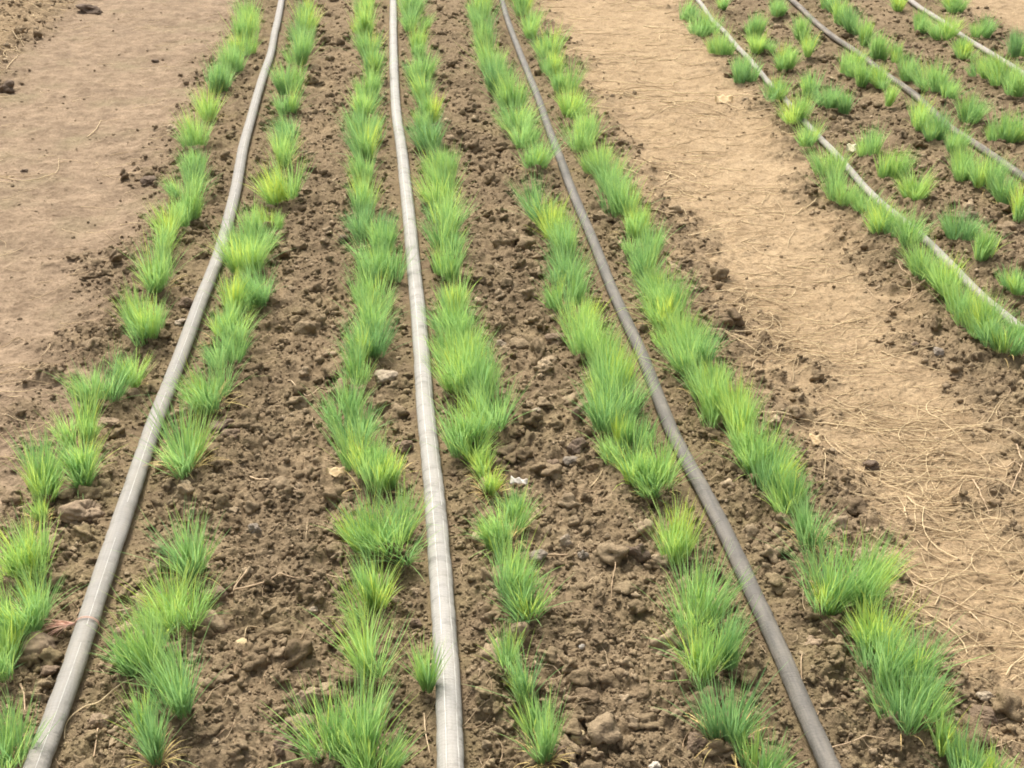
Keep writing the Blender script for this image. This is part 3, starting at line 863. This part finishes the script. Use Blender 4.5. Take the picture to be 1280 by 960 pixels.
# ------------------------------------------------------------------ seedling tufts
# per row: (x, y of the base, width factor, height factor, hue)   hue: n fresh, y yellow-green, b blue-green, d deep green
ROWS = [
    ('left of the single-lined hose', [
        (311, 30), (304, 50), (302, 66, 1, 1, 'y'), (290, 87), (272, 111, 1.15, 1, 'd', 'D'), (259, 150, .8, .9, 'y', 'D'), (241, 180, .85), (242, 216, 1.1), (233, 246, 1, .9, 'd'),
        (230, 277, 1.15, 1, 'n'), (208, 299, .8, .9, 'y'), (201, 317, .4, .8), (195, 363, 1, 1.1), (178, 423, 1.15, 1.1), (160, 478, .6, .7, 'y', 'D'), (118, 500, 1.0, 1.05), (97, 548, .8, 1.1, 'y'),
        (98, 598, 1, 1.15), (50, 614, 1.1, 1.2, 'n'), (47, 641, .4, .45, 'y', 'D'), (40, 712, .8, 1.2), (18, 717, .8, 1, 'y'), (38, 784, .9, 1.1, 'b'), (8, 800, .9, 1.1, 'b'), (3, 836, .8, .9, 'y'), (7, 955, .7, .95, 'y')]),
    ('right of the single-lined hose', [
        (386, 22, .6, .8, 'y', 'D'), (380, 40, .9), (378, 58, 1.0, 1, 'b'), (373, 81, 1.05, 1, 'b'), (359, 116, 1.0, 1, 'n'), (359, 143, .7), (356, 180, 1.1, 1, 'd'), (352, 206, .8), (350, 254, 1.05, 1.2, 'y'),
        (326, 290, 1.1, .8), (312, 318, 1.2, .95, 'n'), (306, 340, 1.2), (310, 382, 1.3, 1.05, 'd'), (290, 396, .7, 1, 'y'), (283, 428, 1.15, 1.1), (280, 458, .9, .9), (259, 510, 1.15, 1.1, 'n', 'D'), (232, 586, .85, 1.3, 'n', 'D'),
        (236, 716, .8, 1.15, 'b'), (219, 783, 1.0, 1.55, 'y'), (190, 792, .55, .9, 'y'), (168, 842, .75, .8, 'b'), (190, 850, .8, 1.15), (220, 892, .8, 1.35, 'b'), (180, 925, .55, 1.1, 'b'), (193, 955, .5, .9, 'b', 'D')]),
    ('left of the two-lined hose', [
        (459, 2), (457, 20, .9), (455, 44, .9, 1, 'y'), (459, 71), (465, 100, 1.1, 1, 'b'), (459, 122, .9), (455, 148), (457, 175, 1.1, 1, 'd'), (455, 203, .9), (455, 232, .9, 1, 'n'), (453, 262, .85),
        (459, 298, 1.0, .95, 'd'), (474, 322, 1.2, 1, 'd'), (478, 347, 1.1, .95), (462, 352, .7, .8), (461, 382, 1.05), (462, 418, 1.1, 1.05, 'n'), (458, 450, 1.0, 1, 'd'), (445, 479, .7, .9), (430, 536, .75, 1.0, 'b'), (446, 556, .7, 1, 'b'),
        (474, 614, 1.25, 1.15, 'n'), (452, 598, .9, 1), (458, 697, 1.05, 1.15, 'n'), (495, 697, 1.0, 1.2, 'y'), (465, 768, .95, 1.2, 'y'), (459, 846, .7, 1.35, 'y'), (418, 952, .95, 1.25, 'b'), (452, 966, .9, 1.45, 'y'), (480, 975, .6, 1.1, 'n')]),
    ('right of the two-lined hose', [
        (514, 2), (514, 20), (516, 40), (521, 71, 1.1), (524, 101, 1.1, 1, 'b'), (529, 126), (534, 158, 1.05), (536, 187, 1, 1, 'd'), (553, 222, 1.2, 1.05, 'n'), (551, 255, 1.25, 1.05, 'y'), (556, 286, 1.1, 1, 'n'), (558, 316, .95, 1, 'b'),
        (559, 347, 1.0, 1.05, 'y'), (566, 384, .9, 1, 'y'), (568, 424, 1.25, 1, 'n'), (572, 455, 1.3), (578, 490, 1.4, 1.1, 'y'), (602, 506, 1.1, 1, 'b'), (606, 550, 1.1, 1.05, 'b'), (582, 572, 1.0, 1.1, 'n'),
        (603, 594, .5, .6, 'y', 'D'), (613, 616, .45, .7, 'y', 'D'), (644, 650, .55, .75, 'b'), (632, 678, .9, .95, 'b', 'D'), (616, 690, .4, .95, 'y'), (640, 748, .85, 1.15, 'n'), (656, 779, .75, 1.1, 'b', 'P'),
        (634, 848, .5, .95, 'n'), (655, 882, .6, 1.1, 'n'), (671, 918, .45, 1.0, 'b'), (682, 950, .4, .95, 'b', 'D'), (534, 868, .32, .8, 'n')]),
    ('left of the dark scuffed hose', [
        (601, 2), (600, 20, 1.0), (601, 38, 1.05), (605, 60, 1.05, 1, 'b'), (613, 87, 1.0), (623, 113, 1.1), (640, 135, 1.05, 1, 'n'), (646, 158, 1.05), (657, 181, 1.05), (669, 214, 1.1, 1, 'n'), (674, 278, .75, 1.25, 'd'),
        (694, 302, 1, .9, 'y'), (708, 322, 1.05), (707, 350, 1.1, 1, 'b'), (707, 384, 1, 1, 'b'), (726, 418, .9), (738, 453, 1.2, 1), (757, 480, 1.15, 1, 'n'), (768, 508, 1.3, 1.05, 'n'), (764, 540, 1.1, 1, 'b'), (782, 570, 1.2, 1.05, 'n'), (803, 611, 1.15, 1.05, 'y'), (824, 612, .8, .9),
        (848, 708, 1.0, 1.15, 'y'), (875, 790, 1.0, 1.15, 'y'), (904, 842, .8, 1.1, 'n'), (880, 856, .8, 1.1, 'y'), (909, 925, .75, 1.3, 'b', 'D'), (955, 972, .85, .95, 'n')]),
    ('right of the dark scuffed hose', [
        (648, 2), (653, 20), (663, 44, 1, 1, 'y'), (684, 70, 1.1, 1, 'b'), (690, 94), (704, 118), (714, 144, 1.1), (733, 173, 1.1, 1, 'b'), (727, 188, .8), (747, 215, 1.2, 1, 'y'), (764, 242, 1.15), (778, 269, 1.15, 1, 'b'), (798, 296, 1.15), (809, 320, 1.1, 1, 'b'),
        (805, 350, 1, 1, 'd'), (824, 378, 1.2, 1.05), (834, 406, 1.1, 1.05, 'n'), (852, 437, 1.2, 1, 'y'), (868, 466, 1.2, 1), (890, 500, 1.2, 1, 'n'), (912, 532, 1.2, 1.05, 'y'), (930, 562, 1.15, 1.05, 'n'), (954, 592, 1.2, 1.05, 'n'), (968, 617, 1.0, 1, 'b'), (990, 643, .9, 1, 'b'),
        (1011, 684, .65, 1.1, 'd', 'D'), (1040, 766, 1.05, 1.2, 'n'), (1084, 760, 1.2, 1.3, 'n'), (1096, 818, .85, 1.0, 'y'), (1110, 858, 1.0, 1.1, 'n'), (1155, 868, .9, 1.05, 'b'), (1138, 908, 1.15, 1.2, 'b'), (1178, 940, .3, .7, 'y'), (1226, 976, 1.2, .8, 'n')]),
    ('left of the half-hidden thin hose', [
        (862, 18, 1.0), (880, 42, 1.2), (901, 63, 1.1), (931, 93, 1.15, 1.05, 'd'), (971, 123, .9, 1), (997, 150, 1.05, 1, 'y'), (1012, 176, .8, .9), (1041, 216, .95, 1.05), (1053, 248, 1.0, 1.2, 'n'), (1081, 263, .95, 1, 'b'), (1105, 289, 1.05, 1), (1134, 308, 1.1, 1),
        (1160, 344, 1.1, 1, 'n'), (1186, 369, 1.1, 1.1, 'y'), (1207, 397, 1.05, 1.05), (1230, 418, 1.1, 1.1, 'n'), (1260, 438, 1.05, 1.1, 'b'), (1286, 428, .9, 1.0)]),
    ('right of the half-hidden thin hose', [
        (904, 11, .6, .8), (974, 17, 1.1, .9), (1003, 50, .9, .9), (944, 48, 1.1, .9, 'n'), (952, 68, 1.3, .85, 'y'), (983, 84, 1.2, .85), (1011, 71, .7, .8, 'y'), (1014, 118, 1.1, .95, 'd'), (1036, 134, 1.0, .85, 'd'), (1057, 140, .9, .8, 'd'),
        (1090, 191, .95, .9), (1117, 222, 1.05, .95, 'n'), (1145, 246, 1.1, 1.0, 'n'), (1201, 303, 1.0, 1, 'd'), (1231, 325, 1.0, 1.1, 'n'), (1273, 366, 1.0, .9, 'd')]),
    ('left of the thin brownish hose', [
        (1065, 92, 1.1, .9), (1086, 106, 1.2, .9, 'n'), (1102, 110, .9, .85, 'y'), (1112, 131, .6, .7, 'y'), (1152, 156, 1.1, 1), (1172, 175, 1.1, 1, 'n'), (1197, 191, 1.05), (1207, 221, 1.1), (1236, 236, 1.15, 1, 'n'), (1263, 256, 1.1, 1, 'b'), (1282, 274, 1, 1)]),
    ('right of the thin brownish hose', [
        (1038, 11), (1051, 27, 1.1), (1066, 38, 1, 1, 'b'), (1082, 55), (1098, 73, 1.05, 1, 'n'), (1122, 77, .8, .8), (1139, 100, 1.2, .9), (1169, 116, 1.15, 1, 'b'), (1186, 125, 1, .9), (1215, 150, 1.1, .9), (1256, 175, 1.2, 1, 'n'), (1276, 174, .8, .9)]),
    ('left of the farthest pale hose', [
        (1125, 12, 1.1, .9, 'y'), (1152, 37, .9, .8), (1182, 46, 1.1, .9), (1206, 70, 1.15, 1, 'n'), (1232, 97, 1.15), (1254, 105, 1.1, .95), (1274, 116, 1.0)]),
    ('right of the farthest pale hose', [
        (1196, 13, 1.2, 1, 'n'), (1229, 44, 1.0, .95), (1274, 70, 1.0, 1, 'd')]),
]
HUE = {'n': (0.56, 'fresh green'), 'y': (0.65, 'yellow-green'), 'b': (0.48, 'blue-green'), 'd': (0.44, 'deep green')}
ORD = ['first', 'second', 'third', 'fourth', 'fifth', 'sixth', 'seventh', 'eighth', 'ninth', 'tenth', 'eleventh', 'twelfth', 'thirteenth', 'fourteenth', 'fifteenth', 'sixteenth',
       'seventeenth', 'eighteenth', 'nineteenth', 'twentieth', 'twenty-first', 'twenty-second', 'twenty-third', 'twenty-fourth', 'twenty-fifth', 'twenty-sixth', 'twenty-seventh',
       'twenty-eighth', 'twenty-ninth', 'thirtieth', 'thirty-first', 'thirty-second', 'thirty-third', 'thirty-fourth', 'thirty-fifth', 'thirty-sixth']


def blades(n, rad, Lm, lean, wid, r_, seg=5, bend=0.35, subs=0):
    """n curved tapering strips rising from a disc; returns verts, quads, index of blade per vertex"""
    th = r_.uniform(0, 2 * PI, n); rr = np.sqrt(r_.random(n))
    bx = np.cos(th) * rr * rad; by = np.sin(th) * rr * rad
    sid = np.zeros(n, int); sh = np.ones(1); ldx = np.zeros(1); ldy = np.zeros(1)
    if subs:                                       # a tuft is a handful of seedlings, each its own bunch
        sid = r_.choice(subs, n, p=(lambda p: p / p.sum())(r_.uniform(0.4, 1.4, subs)))
        a0 = r_.uniform(0, 2 * PI, subs); r0 = rad * np.sqrt(r_.uniform(0.03, 0.85, subs))
        sx0, sy0 = np.cos(a0) * r0, np.sin(a0) * r0
        sx0 -= sx0[sid].mean(); sy0 -= sy0[sid].mean()
        bx = sx0[sid] + 0.46 * bx; by = 1.4 * (sy0[sid] + 0.46 * by)
        sh = r_.uniform(0.62, 1.2, subs); ldx = r_.normal(0, 0.5, subs); ldy = r_.normal(0, 0.5, subs)
        th = np.arctan2(by + rad * ldy[sid] + 0.4 * rad * np.sin(th), bx + rad * ldx[sid] + 0.4 * rad * np.cos(th))
        rr = np.clip(np.hypot(bx, by) / rad, 0.1, 1.3)
    out = th + r_.normal(0, 0.55, n)
    le = np.abs(r_.normal(lean * (0.25 + 0.95 * rr), 0.10, n))
    L = Lm * np.clip(r_.normal(0.85, 0.22, n), 0.3, 1.3) * (1 - 0.10 * rr) * sh[sid]
    stray = r_.random(n) < 0.045
    le = np.where(stray, le + r_.uniform(0.2, 0.6, n), le); L = np.where(stray, L * 1.12, L)
    bd = r_.normal(bend, 0.22, n)
    t = np.linspace(0, 1, seg)
    ang = le[:, None] + bd[:, None] * t[None, :] ** 1.5 * (0.4 + le[:, None])
    st = L[:, None] / (seg - 1)
    hz_ = np.concatenate([np.zeros((n, 1)), np.cumsum(np.sin(ang[:, :-1]) * st, 1)], 1)
    zz = np.concatenate([np.zeros((n, 1)), np.cumsum(np.cos(ang[:, :-1]) * st, 1)], 1)
    sw = r_.normal(0, 0.10, n)[:, None] * t[None, :] ** 2 * L[:, None]      # sideways sway
    cx, sx = np.cos(out)[:, None], np.sin(out)[:, None]
    X = bx[:, None] + hz_ * cx - sw * sx; Yy = by[:, None] + hz_ * sx + sw * cx
    face = out + r_.normal(PI / 2, 0.8, n)
    W = wid * r_.uniform(0.65, 1.25, n)[:, None] * np.interp(t, [0, 0.25, 0.7, 1], [0.7, 1, 0.75, 0.10])[None, :] / 2
    wx, wy = np.cos(face)[:, None] * W, np.sin(face)[:, None] * W
    A_ = np.stack([X - wx, Yy - wy, zz], -1); B_ = np.stack([X + wx, Yy + wy, zz], -1)
    V = np.stack([A_, B_], 2).reshape(-1, 3)
    k = (np.arange(n)[:, None] * seg + np.arange(seg - 1)[None, :]).ravel() * 2
    q = np.stack([k, k + 1, k + 3, k + 2], 1)
    return V, q, np.repeat(np.arange(n), seg * 2), np.tile(np.repeat(t, 2), n), sid


n_tuft = 0
for ri, (where, lst) in enumerate(ROWS):
    lst = [tuple(e) + (1, 1, 'n', '')[len(e) - 2:] for e in lst]
    order = sorted(range(len(lst)), key=lambda k: -lst[k][1])
    for rank, k in enumerate(order):
        px, py, wf, hf, hue, extra = lst[k]
        r_ = np.random.default_rng(1000 + ri * 100 + k)
        far = float(np.interp(py, [0, 150, 400, 620, 760, 960], [1.25, 1.14, 0.96, 0.88, 0.84, 0.80]))
        wd = 0.107 * wf * far * (0.85 if ri > 6 else 1.0); ht = 0.100 * hf ** 0.85 * far * float(np.interp(py, [0, 300, 900], [1.18, 1.06, 1.08])) * (0.84 if ri > 5 else 1.0)
        x, y = ground_at(px, py, 0.012)
        x, y = float(x), float(y) + wd * 0.26
        base = HUE[hue][0] + r_.normal(0, 0.03)
        n = int((150 + 350 * wf * wf) * np.interp(py, [0, 300, 600, 900], [1.0, 1.05, 1.0, 0.85]))
        V, q, bi, t, sid = blades(n, wd * 0.37, ht * 1.10, r_.uniform(0.20, 0.46), float(np.interp(py, [0, 200, 900], [0.0023, 0.0017, 0.0016])), r_, bend=r_.uniform(0.15, 0.45), subs=int(r_.integers(3, 6)) if wf > 0.6 else 2)
        tb = np.clip(r_.normal(base, 0.12, n) + r_.normal(0, 0.07, 8)[sid], 0, 0.95)
        # a cluster or two of brighter, yellower blades in many tufts
        for q2 in range(r_.integers(0, 3)):
            a0 = r_.uniform(0, 2 * PI); bx = V.reshape(n, -1, 3)[:, 0, :2]
            near = ((bx - wd * 0.2 * np.array([math.cos(a0), math.sin(a0)])) ** 2).sum(1) < (wd * 0.12) ** 2
            tb[near] = np.clip(tb[near] + 0.26, 0, 0.98)
        tv = np.clip(tb[bi] + 0.16 * (t - 0.45), 0, 1)
        o = bpy.data.objects.new('seedling_tuft', None); COL.objects.link(o); o.empty_display_size = 0.05
        new_obj('green_blades', V, q, M_BLADE, o, attrs={'tint': tv})
        z = float(smooth_h(np.array([x]), np.array([y]))[0]) + 0.004
        o.location = (x, y, z); o.rotation_euler = (r_.normal(0, 0.06), r_.normal(0, 0.06), 0)
        size = 'broad' if wf > 1.15 else ('thin' if wf < 0.65 else '')
        tall = 'tall' if hf > 1.15 else ('short' if hf < 0.85 else '')
        o_ = 'frontmost' if rank == 0 else ORD[rank] + ' from the front'
        lab = ' '.join(q3 for q3 in (size, tall, HUE[hue][1], 'seedling tuft,', o_, where) if q3)
        tag(o, lab, 'seedling', 'green seedling tufts planted in rows')
        n_tuft += 1
        if extra == 'D' or (r_.random() < 0.22 and wf > 0.6):
            nd = r_.integers(40, 75) if extra == 'D' else r_.integers(14, 24)
            V, q, bi, t, sid = blades(nd, wd * 0.36, ht * 0.62, 0.95, 0.0015, r_, bend=0.9)
            new_obj('dry_blades', V + [0, -wd * 0.1, 0], q, M_DRY, o, attrs={'tint': r_.random(nd)[bi]})
        if extra == 'P':
            v, f = lumpy(3, 77, 0.14, 1.2, 0.05)
            v = np.sign(v) * np.abs(v) ** 0.7
            new_obj('soil_plug', v * [0.018, 0.015, 0.026] + [-0.010, -0.058, 0.004], f, SM['tan'], o)
print('tufts', n_tuft)
